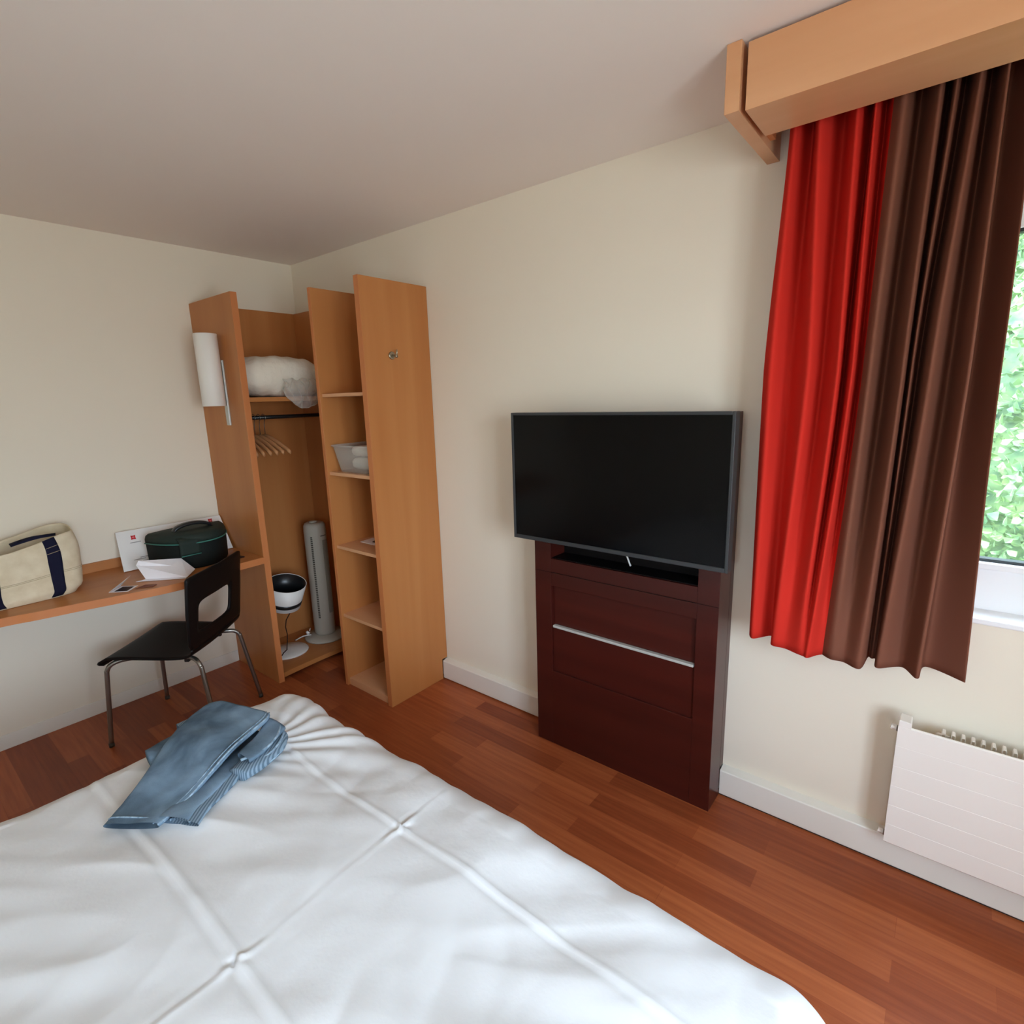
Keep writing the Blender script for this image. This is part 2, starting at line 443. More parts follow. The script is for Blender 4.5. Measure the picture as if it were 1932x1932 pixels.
# pillow and its plastic bag on the hat shelf
b = MB()
def pil(u, v):
    th = 2*PI*u; ph = PI*(v-0.5)
    e = 0.55
    def sg(c, p): return math.copysign(abs(c)**p, c)
    x = 0.205*sg(math.cos(ph), e)*sg(math.cos(th), e); y = 0.275*sg(math.cos(ph), e)*sg(math.sin(th), e)
    z = 0.118*sg(math.sin(ph), 0.85)
    n = noise.noise(Vector((x*9, y*9, z*9+2))); n2 = noise.noise(Vector((x*4+5, y*16+x*8, 1.0)))
    n3 = abs(noise.noise(Vector((x*5+y*9, y*6-x*7, 3.0))))
    k = 1+0.08*n+0.08*n2-0.16*max(0, 0.25-n3) - 0.30*smoothstep((y-0.08)/0.2)
    zz = z*k + 0.012*noise.noise(Vector((x*6, y*5, 7)))
    px, py = 0.275+x*(1+0.05*n), -0.335+y*(1+0.03*n)
    return (min(px, 0.505), max(min(py, -0.036), -0.617), max(1.6645, 1.781+zz))
b.grid(pil, 64, 32)
tag(b.build('spare_pillow', M_pillow, None, True, weld=True), 'white spare pillow lying on the wardrobe hat shelf', 'pillow')
b = MB()
def bagf(u, v):
    y = -0.43+0.25*u
    # sheet that comes out from over the shelf edge and sags below it
    s = v
    sag = math.sin(PI*u)**0.6
    x = 0.507+0.024*math.sin(PI*s)+0.013*noise.noise(Vector((u*6, v*5, 1.5)))+0.004
    z = 1.76 - (0.05+0.115*sag)*s + 0.012*noise.noise(Vector((u*7+3, v*6, 4.0)))
    return (x+0.008, y, z)
b.grid(bagf, 26, 20)
bag = b.build('plastic_bag', M_bag, None, True, solid=0.0008)
tag(bag, 'crumpled clear plastic pillow bag drooping over the hat shelf edge', 'plastic bag')
cr = MB()
for k in range(7):
    y0 = -0.42+0.033*k
    cr.tube([bagf(min(1, max(0, (y0+0.43)/0.25+0.06*math.sin(k*2+6*s))), s) for s in [j/12 for j in range(13)]], 0.0022, 5)
cr.tube([bagf(j/24, 1.0) for j in range(25)], 0.0028, 5)
cr.build('bag_crease', M_bag, bag, True)

# round wall lamp on the outer side panel of the wardrobe
wl = thing('wall_lamp', 'white tube-shaded lamp fixed to the outer wardrobe side above the desk', 'lamp', (0.32, -0.66, 1.8))
box('mounting_bar', M_alu, (0.302, 0.340, -0.668, -0.6585, 1.515, 1.865), wl, 0.002)
b = MB()
b.lathe([(0.0555, 1.621), (0.0575, 1.623), (0.0575, 1.996), (0.0555, 1.998), (0.053, 1.996), (0.053, 1.623)], (0.318, -0.727, 0), 40, cap0=False, cap1=False)
b.lathe([(0.052, 1.70), (0.052, 1.704)], (0.318, -0.727, 0), 40)
b.build('lamp_shade', M_shade, wl, True, weld=True)
MB().tube([(0.32, -0.668, 1.72), (0.32, -0.69, 1.72)], 0.012, 12).build('bracket', M_alu, wl, True)
MB().lathe([(0.0, 1.705), (0.028, 1.705), (0.03, 1.73), (0.026, 1.85), (0.0, 1.88)], (0.318, -0.727, 0), 20).build('bulb', M_shade, wl, True)

# tower fan
tf = thing('tower_fan', 'warm white tower fan standing on the wardrobe bottom shelf', 'fan', (0.255, -0.178, 0.055))
MB().lathe([(0.0, 0.056), (0.133, 0.056), (0.137, 0.062), (0.133, 0.072), (0.09, 0.080), (0.072, 0.088), (0.0, 0.088)], (0.255, -0.178, 0), 48).build('fan_base', M_greyplast, tf, True)
fc = Vector((0.255, -0.178, 0))
def fanring(z, r, tilt=0.0):
    out = []
    for k in range(40):
        a = 2*PI*k/40
        out.append((fc.x+r*math.cos(a), fc.y+r*math.sin(a)*0.95, z + tilt*math.cos(a)))
    return out
MB().rings([fanring(0.086, 0.066), fanring(0.10, 0.071), fanring(0.80, 0.073), fanring(0.838, 0.071), fanring(0.852, 0.063), fanring(0.858, 0.052), fanring(0.856, 0.02)]).build('fan_body', M_greyplast, tf, True)
def onfan(a, z, r): return Vector((fc.x+r*math.cos(a), fc.y+r*math.sin(a)*0.95, z))
# dark side vent: a column of short slots; wide grille facing the room
b = MB()
for k in range(44):
    z = 0.215+0.0128*k
    a0, a1 = -1.02, -0.84
    n = 3
    for j in range(n):
        p, q = a0+(a1-a0)*j/n, a0+(a1-a0)*(j+1)/n
        b.face([onfan(p, z, 0.0745), onfan(q, z, 0.0745), onfan(q, z+0.008, 0.0745), onfan(p, z+0.008, 0.0745)])
b.build('side_vent', M_greydark, tf, solid=0.001)
b = MB()
for k in range(12):
    a = 0.02+0.052*k
    b.face([onfan(a, 0.24, 0.0745), onfan(a+0.03, 0.24, 0.0745), onfan(a+0.03, 0.745, 0.0745), onfan(a, 0.745, 0.0745)])
b.build('front_grille', M_greymid, tf, solid=0.001)
b = MB()
for j in range(5):
    a = -0.12+0.12*j
    b.face([onfan(a, 0.772, 0.0745), onfan(a+0.12, 0.772, 0.0745), onfan(a+0.12, 0.777, 0.0745), onfan(a, 0.777, 0.0745)])
b.build('seam_line', M_greydark, tf, solid=0.001)
MB().lathe([(0.0, 0.857), (0.024, 0.857), (0.024, 0.866), (0.0, 0.868)], (0.252, -0.183, 0), 20).build('control_knob', M_greyplast, tf, True)
MB().tube([(0.215, -0.262, 0.085), (0.20, -0.285, 0.085), (0.185, -0.305, 0.081), (0.18, -0.33, 0.076), (0.165, -0.345, 0.064), (0.15, -0.345, 0.0605)], 0.004, 8).build('power_cord', M_shade, tf, True)
b = MB(); b.tube([(0.205, -0.272, 0.094), (0.20, -0.285, 0.112)], [0.012, 0.008], 10); b.tube([(0.205, -0.265, 0.11), (0.20, -0.255, 0.125)], 0.003, 6)
b.build('plug', M_shade, tf, True)

# desk lamp stored beside the fan
dl = thing('desk_lamp', 'white desk lamp with upturned black-lined shade, standing on the wardrobe bottom shelf', 'lamp', (0.265, -0.462, 0.055))
MB().lathe([(0.0, 0.0555), (0.122, 0.0555), (0.125, 0.060), (0.118, 0.067), (0.06, 0.078), (0.018, 0.084), (0.0, 0.085)], (0.265, -0.458, 0), 48).build('lamp_base', M_shade, dl, True)
ax = Vector((0.30, 0.02, 1.0)).normalized(); sc = Vector((0.285, -0.455, 0.372))
b = MB()
b.lathe([(0.0, 0.0), (0.088, 0.0), (0.093, 0.003), (0.1175, 0.168), (0.1145, 0.168), (0.090, 0.006), (0.0, 0.006)], sc, 48, ax)
sh = b.build('lamp_shade', M_shade, dl, True, weld=True)
MB().lathe([(0.0976, 0.030), (0.1018, 0.058)], sc, 48, ax, False, False).build('dark_band', M_black, sh, True, solid=0.0012)
MB().lathe([(0.0885, 0.010), (0.1135, 0.166)], sc, 48, ax, False, False).build('lining', M_black, sh, True, solid=0.0010)
MB().lathe([(0.0, 0.008), (0.0885, 0.010)], sc, 48, ax, True, False).build('reflector', M_black, sh, True)
MB().tube([(0.24, -0.545, 0.076), (0.23, -0.57, 0.15), (0.24, -0.585, 0.30), (0.265, -0.58, 0.40), (0.28, -0.545, 0.43)], 0.006, 10).build('arm', M_alu, dl, True)
MB().tube([(0.325, -0.43, 0.372), (0.32, -0.445, 0.33), (0.305, -0.468, 0.285), (0.30, -0.475, 0.24), (0.305, -0.472, 0.19), (0.30, -0.477, 0.13), (0.295, -0.482, 0.085), (0.305, -0.51, 0.078), (0.325, -0.535, 0.072)], 0.0032, 8).build('power_cord', M_darkcard, dl, True)

# ------------------------------------------------------------------ shelf unit against the television wall
su = thing('shelf_unit', 'tall narrow beech shelf unit with five open shelves beside the wardrobe', 'shelf unit', (1.05, -0.21, 0))
box('side_panel', M_beech_z, (0.8386, 0.862, -0.4225, -0.004, 0, HW), su, 0.0012)
pp = [(1.228, -0.4225, 0), (1.228, -0.042, 0), (1.228, -0.042, 0.124), (1.228, -0.002, 0.124), (1.228, -0.002, HW), (1.228, -0.4225, HW)]
MB().prism(pp, (0.035, 0, 0)).build('side_panel', M_beech_z, su, bevel=0.0012)
MB().box(1.2285, 1.2625, -0.4238, -0.4225, 0, HW).build('edge_strip', M_beech_edge, su)
MB().box(0.8390, 0.8616, -0.4238, -0.4225, 0, HW).build('edge_strip', M_beech_edge, su)
box('back_panel', M_beech_z, (0.862, 1.228, -0.058, -0.045, 0, 2.13), su)
for z0, z1 in ((1.651, 1.668), (1.239, 1.257), (0.829, 0.846), (0.423, 0.441), (0.0, 0.042)):
    box('shelf', M_beech_x, (0.862, 1.228, -0.411, -0.058, z0, z1), su, 0.001)
hk_ = MB().lathe([(0.0, 0.0), (0.019, 0.0), (0.019, 0.003), (0.016, 0.005), (0.0, 0.005)], (1.2632, -0.258, 1.841), 24, (1, 0, 0)); hook_plate = hk_.build('coat_hook', M_brass, su, True)
b = MB(); b.tube([(1.267, -0.258, 1.841), (1.292, -0.258, 1.838), (1.300, -0.258, 1.842), (1.304, -0.258, 1.852), (1.305, -0.258, 1.866)], [0.006, 0.006, 0.0055, 0.0045, 0.0035], 10)
b.tube([(1.290, -0.258, 1.838), (1.303, -0.258, 1.834)], [0.005, 0.007], 10)
b.build('peg', M_brass, hook_plate, True)

# plastic box of towels
bn = thing('storage_box', 'translucent plastic box of towels on the shelf unit', 'storage box', (1.02, -0.27, 1.257))
def rrect(x0, x1, y0, y1, z, r, n=5):
    pts = []
    for cx, cy, a in ((x1-r, y1-r, 0), (x0+r, y1-r, PI/2), (x0+r, y0+r, PI), (x1-r, y0+r, 1.5*PI)):
        for k in range(n+1):
            t = a+PI/2*k/n; pts.append((cx+r*math.cos(t), cy+r*math.sin(t), z))
    return pts
b = MB()
b.rings([rrect(0.915, 1.155, -0.380, -0.14, 1.2585, 0.02), rrect(0.885, 1.185, -0.400, -0.12, 1.392, 0.025)], cap0=True, cap1=False)
b.build('box_body', M_bin, bn, True, solid=0.002)
b = MB()
b.rings([rrect(0.884, 1.186, -0.401, -0.119, 1.392, 0.025), rrect(0.874, 1.196, -0.408, -0.110, 1.393, 0.028), rrect(0.874, 1.196, -0.408, -0.110, 1.402, 0.028), rrect(0.886, 1.184, -0.399, -0.121, 1.402, 0.025), rrect(0.884, 1.186, -0.401, -0.119, 1.392, 0.025)], cap0=False, cap1=False)
b.build('rim', M_bin, bn, True)
def towel(z, y, x0, x1, label, r=0.034):
    b = MB(); R = []
    for k in range(15):
        s = k/14; x = x0+(x1-x0)*s
        e = 1.0 - 0.25*abs(2*s-1)**6
        R.append([Vector((x, y+1.9*r*e*math.copysign(abs(math.cos(a))**0.7, math.cos(a)), z+r*e*math.copysign(abs(math.sin(a))**0.7, math.sin(a))+0.002*noise.noise(Vector((x*30, a*2, z*9))))) for a in (2*PI*j/20 for j in range(20))])
    o = b.rings(R).build('rolled_towel', M_towel, None, True)
    tag(o, label, 'towel', 'white towels in the plastic box'); return o
towel(1.297, -0.265, 0.935, 1.135, 'folded white towel at the bottom of the plastic box', 0.033)
towel(1.362, -0.265, 0.93, 1.14, 'folded white towel on top inside the plastic box', 0.029)

lf = thing('leaflet', 'white leaflet with a dark square lying on the middle shelf of the shelf unit', 'leaflet', (1.0, -0.25, 0.8465))
MB().prism([(0.918, -0.295, 0.8466), (1.045, -0.295, 0.8466), (1.02, -0.19, 0.8466), (0.905, -0.20, 0.8466)], (0, 0, 0.002)).build('sheet', M_paper, lf)
MB().prism([(0.985, -0.265, 0.8487), (1.04, -0.265, 0.8487), (1.03, -0.222, 0.8487), (0.965, -0.228, 0.8487)], (0, 0, 0.0006)).build('printed_square', M_darkcard, lf)

# ------------------------------------------------------------------ desk with curved front
dk = thing('desk', 'long wall-mounted beech desk top with curved front edge', 'desk', (0.25, -1.5, 0.745))
front = [(-0.659, 0.520), (-0.75, 0.524), (-0.81, 0.528), (-0.88, 0.542), (-0.97, 0.570), (-1.08, 0.600), (-1.20, 0.594), (-1.35, 0.562), (-1.50, 0.524), (-1.65, 0.492), (-1.76, 0.462), (-2.1, 0.42), (-2.6, 0.385), (-3.0, 0.37)]
def curve(pts, n):
    out = []
    for i in range(len(pts)-1):
        p0, p1, p2, p3 = pts[max(i-1, 0)], pts[i], pts[i+1], pts[min(i+2, len(pts)-1)]
        for k in range(n):
            t = k/n
            out.append(tuple(0.5*((2*b_)+(-a_+c_)*t+(2*a_-5*b_+4*c_-d_)*t*t+(-a_+3*b_-3*c_+d_)*t**3) for a_, b_, c_, d_ in zip(p0, p1, p2, p3)))
    out.append(tuple(pts[-1])); return out
fr = curve(front, 6)
poly = [(0.001, -3.0), (0.001, -0.659)]
MB().prism([(x, y, 0.745) for x, y in poly] + [(x, y, 0.745) for y, x in fr], (0, 0, 0.038)).build('desktop', M_beech_y, dk, bevel=0.0015)
R = [[(x+0.0002, y, 0.746), (x+0.0016, y, 0.746), (x+0.0016, y, 0.782), (x+0.0002, y, 0.782)] for y, x in fr]
MB().rings(R).build('edge_strip', M_beech_edge, dk)
box('upstand', M_beech_y, (0.001, 0.016, -3.0, -0.659, 0.783, 0.833), dk, 0.001)
ZD = 0.7835

# tote bag
tb = thing('tote_bag', 'cream canvas tote bag with navy straps standing on the desk', 'bag', (0.22, -1.65, ZD))
Y0, Y1, X0, X1 = -1.90, -1.43, 0.085, 0.358
def rim_z(y):
    s = (y-Y0)/(Y1-Y0)
    return 1.035 + 0.045*smoothstep((s-0.35)/0.6) - 0.012*math.sin(PI*s)
def tote(u, v):
    # u around, v height: rounded box, slouching outward at the end
    th = 2*PI*u
    e = 0.42
    cx, cy = (X0+X1)/2, (Y0+Y1)/2
    cs = math.copysign(abs(math.cos(th))**e, math.cos(th)); sn = math.copysign(abs(math.sin(th))**e, math.sin(th))
    hx, hy = (X1-X0)/2, (Y1-Y0)/2
    k = 1.0 - 0.10*(1-smoothstep(v/0.12))
    flare = 0.06*math.sin(PI*min(1, v*0.9))
    y = cy + hy*sn*(k + flare*(1 if sn > 0 else 0.4) - 0.12*max(0, v-0.75)*(1 if sn > 0 else 0.2))
    lean = 0.03*v
    x = cx + hx*cs*(k - 0.16*v) - 0.25*lean
    z = ZD+0.001 + (rim_z(y)+0.02*(-cs)*0.5 - ZD)*v
    n = noise.noise(Vector((x*8, y*7, z*9)))
    x += 0.012*n*(1 if cs > -0.5 else 0.3); y += 0.008*n
    return Vector((max(x, 0.02), y, z))
b = MB(); b.grid(tote, 96, 24)
b.face([tote(k/48, 0.0) for k in range(48)])
b.build('bag_body', M_canvas, tb, True, solid=0.003, weld=True)
def fu(y):   # parameter on the room-facing side for a given y
    best = min((abs(tote(u/400 - 0.25 if u < 200 else u/400-0.25, 0.5).y - y) if abs(((u/400-0.25)+0.5) % 1-0.5) < 0.24 else 9, u/400-0.25) for u in range(0, 201))
    return best[1]
for yc, names in ((-1.525, 1), (-1.752, 0)):
    w_ = 0.026
    u0, u1 = fu(yc-w_), fu(yc+w_)
    b = MB()
    def strap(s, t):
        v = 0.02+0.99*t
        p = tote(u0+(u1-u0)*s, min(v, 1.0)); return p + Vector((0.0035, 0, 0.0))
    b.grid(strap, 4, 28)
    st = b.build('strap', M_navy, tb, True, solid=0.003)
    top0 = tote((u0+u1)/2, 1.0)
    # the loop folds over the rim and droops back inside the bag
    if names:
        b = MB()
        R = []
        for k in range(13):
            t = k/12
            p = Vector((top0.x+0.006-0.045*t, top0.y-0.125*t**1.15, top0.z+0.016*math.sin(PI*min(1, 0.35+t*0.65)) - 0.012*t))
            wv = 0.026*(1-0.30*t)
            R.append([p+Vector((0.008, -wv*(1-t), -0.004)), p+Vector((0.006, wv*(1-t), -0.004)), p+Vector((-0.010, wv*(1-t)+0.004, 0.006)), p+Vector((-0.012-0.02*t, -wv*(1-t), 0.006))])
        b.rings(R).build('strap_loop', M_navy, tb, True)
    # box stitch near the rim
    b = MB()
    for vv in (0.86, 0.76):
        pts = [tote(u0+(u1-u0)*s, vv) + Vector((0.0062, 0, 0)) for s in (0.02, 0.5, 0.98)]
        b.tube(pts, 0.0011, 5)
    b.build('stitching', M_stitch, st, True)
b = MB()
for dv in (0.0, 0.025):
    b.tube([tote(u/100, 0.40+dv-0.02*math.sin(u/100*6)) + Vector((0.0016*math.cos(2*PI*u/100), 0.0016*math.sin(2*PI*u/100), 0)) for u in range(-24, 27)], 0.0012, 5)
b.build('seam', M_stitch, tb, True)

# information board leaning on the wall
ib = thing('information_board', 'long white printed board with small red logos leaning on the wall behind the green bag', 'sign', (0.15, -0.95, ZD))
A0, A1 = Vector((0.175, -1.232, ZD+0.006)), Vector((0.172, -0.672, ZD+0.006))
B0, B1 = Vector((0.034, -1.205, 0.975)), Vector((0.030, -0.664, 0.970))
nrm = (A1-A0).cross(B0-A0).normalized(); nrm = nrm if nrm.x > 0 else -nrm
MB().prism([A0, A1, B1, B0], -nrm*0.006).build('board', M_card, ib, bevel=0.0008)
def onb(s, t, o=0.0006): return A0 + (A1-A0)*s + (B0-A0)*t + nrm*o
def patch(b, s0, s1, t0, t1, o=0.0006): b.prism([onb(s0, t0, o), onb(s1, t0, o), onb(s1, t1, o), onb(s0, t1, o)], nrm*0.0004)
def logo(sc_, tc_):
    b = MB(); hs, ht = 0.021, 0.055
    pts = []
    for (ax_, ay_), (bx_, by_) in (((-1, -1), (1, -1)), ((1, -1), (1, 1)), ((1, 1), (-1, 1)), ((-1, 1), (-1, -1))):
        for k in range(6):
            t = k/6; px, py = ax_+(bx_-ax_)*t, ay_+(by_-ay_)*t
            pin = 0.16*math.sin(PI*t)
            mx_, my_ = (ax_+bx_)/2, (ay_+by_)/2
            pts.append(onb(sc_+(px-mx_*pin)*hs, tc_+(py-my_*pin)*ht, 0.0003))
    b.prism(pts, nrm*0.0006); lo = b.build('logo', M_red_logo, ib)
    b = MB(); b.prism([onb(sc_+hs*0.55*math.cos(a), tc_+ht*0.42*math.sin(a), 0.0009) for a in (2*PI*k/14 for k in range(14))], nrm*0.0004)
    b.build('logo_centre', M_pink_logo, lo)
logo(0.135, 0.80); logo(0.855, 0.87)
for s0, s1, t in ((0.10, 0.19, 0.66), (0.155, 0.255, 0.26), (0.10, 0.20, 0.22), (0.17, 0.265, 0.16)):
    b = MB(); patch(b, s0, s1, t, t+0.018, 0.0005); b.build('print_line', M_ink, ib)

# dark green cool bag
cb = thing('cool_bag', 'dark green insulated bag with carry handle standing on the desk', 'bag', (0.30, -0.94, ZD))
def cbr(z, k=1.0, dx=0.0):
    pts = []
    yc, hy = -0.925, 0.200*k
    xb, xf = 0.205, 0.39
    n = 22
    # straight back, bowed front with rounded corners
    for i in range(n+1):
        s = -1+2*i/n
        x = xb+(xf-xb)*k*(1-abs(s)**3.2)**0.6 * (0.55+0.45*math.cos(s*PI/2)) + 0.05*k*(1-abs(s)**6) + dx
        pts.append((x, yc+hy*s, z))
    for i in range(1, 8):
        s = 1-2*i/8
        pts.append((xb-0.012*(1-abs(s)**4)+dx, yc+hy*s, z))
    return pts
MB().rings([cbr(ZD+0.001, 0.95), cbr(ZD+0.012, 0.98), cbr(0.86, 0.995), cbr(0.922, 1.0)]).build('bag_body', M_greenblack, cb, True, bevel=0.004)
MB().rings([cbr(0.9225, 1.0), cbr(0.945, 1.0), cbr(0.962, 0.97), cbr(0.972, 0.90), cbr(0.976, 0.6)]).build('lid', M_green, cb, True)
b = MB(); rr = [Vector(p) for p in cbr(0.9235, 1.012)]
b.tube(rr[:23], 0.0035, 8); b.build('piping', M_teal, cb, True)
b = MB()
def tabf(u, v):
    y = -1.045+0.100*u
    xf = 0.432
    if v < 0.35: return (xf-0.03+0.034*v/0.35, y, 0.955-0.012*v/0.35)
    return (xf+0.007-0.006*(v-0.35), y, 0.943-0.075*(v-0.35)/0.65)
b.grid(tabf, 6, 12); tbp = b.build('front_tab', M_green, cb, True, solid=0.006)
MB().tube([(0.441, -1.043, 0.866), (0.441, -0.947, 0.866)], 0.0025, 8).build('tab_piping', M_teal, tbp, True)
b = MB(); hp = []
for k in range(17):
    t = k/16
    hp.append(Vector((0.30, -1.020+0.195*t, 0.972+0.034*math.sin(PI*t)**0.5)))
R = [[p+Vector((dx, 0, dz)) for dx, dz in ((-0.020, 0), (-0.016, 0.009), (0.016, 0.009), (0.020, 0), (0.016, -0.008), (-0.016, -0.008))] for p in hp]
b.rings(R).build('carry_handle', M_black, cb, True)

# folded white paper and two small cards
fp = thing('folded_paper', 'folded white sheet of paper standing half open on the desk', 'paper', (0.46, -1.15, ZD))
b = MB()
q0, q1 = Vector((0.405, -1.250, ZD+0.0015)), Vector((0.560, -1.082, ZD+0.0015))
r0, r1 = Vector((0.405, -1.205, ZD+0.003)), Vector((0.520, -1.050, ZD+0.003))
b.prism([q0, q1, r1, r0], (0, 0, 0.001)); b.build('lower_leaf', M_paper, fp)
MB().prism([r0+Vector((0.002, -0.002, 0.001)), r1+Vector((0.03, -0.02, 0.001)), Vector((0.485, -1.005, 0.800)), Vector((0.405, -1.035, 0.852)), Vector((0.395, -1.222, 0.884)), Vector((0.388, -1.232, 0.862))], (0.0008, -0.0005, 0.0008)).build('upper_leaf', M_paper, fp)
pc = thing('photo_card', 'small white-edged folded card tipped open on the desk beside the paper', 'card', (0.49, -1.31, ZD))
MB().prism([(0.478, -1.382, ZD+0.001), (0.538, -1.322, ZD+0.001), (0.478, -1.262, ZD+0.001), (0.420, -1.315, ZD+0.001)], (0, 0, 0.001)).build('lower_flap', M_paper, pc)
MB().prism([(0.485, -1.362, ZD+0.0022), (0.525, -1.322, ZD+0.0022), (0.478, -1.278, ZD+0.0022), (0.440, -1.315, ZD+0.0022)], (0, 0, 0.0006)).build('printed_panel', M_darkcard, pc)
MB().prism([(0.476, -1.380, ZD+0.003), (0.418, -1.318, ZD+0.003), (0.412, -1.268, ZD+0.042), (0.470, -1.312, ZD+0.036)], (0.001, 0, 0.001)).build('upper_flap', M_paper, pc)
o = MB().prism([(0.520, -1.290, ZD+0.001), (0.563, -1.228, ZD+0.001), (0.535, -1.200, ZD+0.001), (0.494, -1.238, ZD+0.001)], (0, 0, 0.0012)).build('brown_card', M_browncard)
tag(o, 'small flat brown card lying on the desk by the folded paper', 'card')
o = MB().prism([(0.375, -0.775, ZD+0.0005), (0.435, -0.760, ZD+0.0005), (0.430, -0.725, ZD+0.0005), (0.368, -0.735, ZD+0.0005)], (0, 0, 0.006)).build('dark_flat_item', M_darkcard, None, bevel=0.001)  # small dark flat slab, not identified further
tag(o, 'small flat dark object on the desk between bag and wardrobe', 'wallet')

# ------------------------------------------------------------------ chair pulled up to the desk
cr_ = thing('desk_chair', 'black moulded chair with cut-out backrest and steel legs, drawn up to the desk', 'chair')
SW = 0.218     # half width
# profile of the moulded shell in (forward, z), from front lip to top of back
prof = [(0.268, 0.408), (0.266, 0.424), (0.252, 0.440), (0.225, 0.450), (0.15, 0.453), (0.05, 0.450), (-0.06, 0.446), (-0.135, 0.447), (-0.175, 0.455), (-0.203, 0.475), (-0.221, 0.510), (-0.234, 0.56), (-0.248, 0.64), (-0.260, 0.72), (-0.269, 0.79), (-0.277, 0.868)]
pc_ = curve(prof, 4)
cl = [0.0]
for i in range(1, len(pc_)): cl.append(cl[-1]+math.hypot(pc_[i][0]-pc_[i-1][0], pc_[i][1]-pc_[i-1][1]))
LT = cl[-1]
def prof_at(s):
    s = max(0, min(LT, s))
    for i in range(1, len(cl)):
        if cl[i] >= s:
            t = (s-cl[i-1])/max(1e-9, cl[i]-cl[i-1]); return (pc_[i-1][0]+(pc_[i][0]-pc_[i-1][0])*t, pc_[i-1][1]+(pc_[i][1]-pc_[i-1][1])*t)
    return pc_[-1]
def s_of_z(z):   # on the back
    for i in range(len(cl)-1, 0, -1):
        if pc_[i-1][1] <= z <= pc_[i][1]: return cl[i-1]+(cl[i]-cl[i-1])*(z-pc_[i-1][1])/max(1e-9, pc_[i][1]-pc_[i-1][1])
    return 0
def halfw(s):
    t = s/LT
    w0 = SW + 0.024*smoothstep((t-0.5)/0.22)
    r = 0.05
    if s < r: w0 -= r*(1-math.sqrt(max(0, 1-((r-s)/r)**2)))*0.8
    if LT-s < 0.012: w0 -= 0.012*(1-math.sqrt(max(0, 1-((0.012-(LT-s))/0.012)**2)))
    return w0
def sp(u, s):    # lateral u in metres
    f, z = prof_at(s)
    back = smoothstep((s-0.5*LT)/(0.2*LT))
    k = (u/SW)**2
    return Vector((u - 0.032*back, f + back*0.014*k, z + (1-back)*0.010*k*(1 if s > 0.06 else 0.4)))
sh0, sh1 = s_of_z(0.580), s_of_z(0.735)     # the opening
UH = 0.138
b = MB()
ns = 44
rows = [LT*k/ns for k in range(ns+1)]
s_lo = s_of_z(0.50)
seat_rows = [s_lo*k/30 for k in range(31)]
b.grid(lambda u, v: sp((2*u-1)*halfw(s_lo*v), s_lo*v), 24, 30)
# back: ring between rounded opening and outline
NP = 96
def inner(k):
    a = 2*PI*k/NP; e = 0.32
    return (-0.030+UH*math.copysign(abs(math.cos(a))**e, math.cos(a)), (sh0+sh1)/2+(sh1-sh0)/2*math.copysign(abs(math.sin(a))**e, math.sin(a)))
def outer(k):
    a = 2*PI*k/NP; e = 0.07
    c_, s_ = math.copysign(abs(math.cos(a))**e, math.cos(a)), math.copysign(abs(math.sin(a))**e, math.sin(a))
    s = s_lo + (LT-s_lo)*(s_+1)/2
    return (halfw(s)*c_, s)
R = []
for j in range(7):
    t = j/6
    R.append([sp(inner(k)[0]*(1-t)+outer(k)[0]*t, inner(k)[1]*(1-t)+outer(k)[1]*t) for k in range(NP)])
b.rings(R, True, False, False)
b.build('seat_shell', M_chair, cr_, True, solid=0.010)
def leg(sx, front):
    fx = 0.217
    if front: pts = [(sx*0.120, -0.02, 0.432), (sx*0.135, 0.11, 0.432), (sx*0.162, 0.185, 0.430), (sx*0.184, 0.222, 0.418), (sx*0.194, 0.238, 0.392), (sx*0.197, 0.243, 0.35), (sx*fx, 0.268, 0.012)]
    else: pts = [(sx*0.120, -0.02, 0.432), (sx*0.135, -0.10, 0.432), (sx*0.158, -0.165, 0.430), (sx*0.176, -0.196, 0.420), (sx*0.184, -0.212, 0.396), (sx*0.188, -0.219, 0.36), (sx*fx, -0.268, 0.012)]
    c3 = curve(pts, 6)
    o = MB().tube(c3, 0.0105, 12).build('leg', M_chrome, cr_, True)
    e = Vector(pts[-1])
    MB().lathe([(0.0, -0.0115), (0.0118, -0.0115), (0.0118, 0.008), (0.0, 0.008)], e, 14).build('foot_cap', M_greydark, o, True)
for sx in (-1, 1):
    leg(sx, True); leg(sx, False)
MB().tube([(-0.120, -0.02, 0.430), (0.120, -0.02, 0.430)], 0.009, 10).build('cross_bar', M_chrome, cr_, True)
for sx in (-1, 1):
    MB().box(sx*0.145-0.008, sx*0.145+0.008, -0.135, -0.115, 0.408, 0.428).build('bumper', M_black, cr_)
cr_.location = (0.487, -1.133, 0.0)
cr_.rotation_euler = (0, 0, math.atan2(0.784, -0.62))

# ------------------------------------------------------------------ television panel and television
tp = thing('television_cabinet', 'tall shallow dark red-brown wooden cabinet holding the television', 'cabinet', (2.46, -0.08, 0))
PX0, PX1, PY = 2.046, 2.872, -0.160
NX0, NX1 = 2.133, 2.792
b = MB()
b.box(PX0, NX0, PY, -0.042, 0, 1.551).box(NX1, PX1, PY, -0.042, 0, 1.551)
b.box(NX0, NX1, PY, -0.042, 0, 0.376).box(NX0, NX1, PY, -0.042, 0.792, 0.8535).box(NX0, NX1, PY, -0.042, 0.8555, 0.918).box(NX0, NX1, PY, -0.042, 1.25, 1.551)
b.box(PX0, PX1, -0.042, -0.002, 0.124, 1.551)
b.build('panel_frame', M_mah, tp, bevel=0.0015)
box('niche_back', M_mah_dark, (NX0, NX1, -0.050, -0.0425, 0.918, 1.25), tp)
box('niche_floor', M_mah_dark, (NX0+0.001, NX1-0.001, PY+0.012, -0.05, 0.918, 0.921), tp)
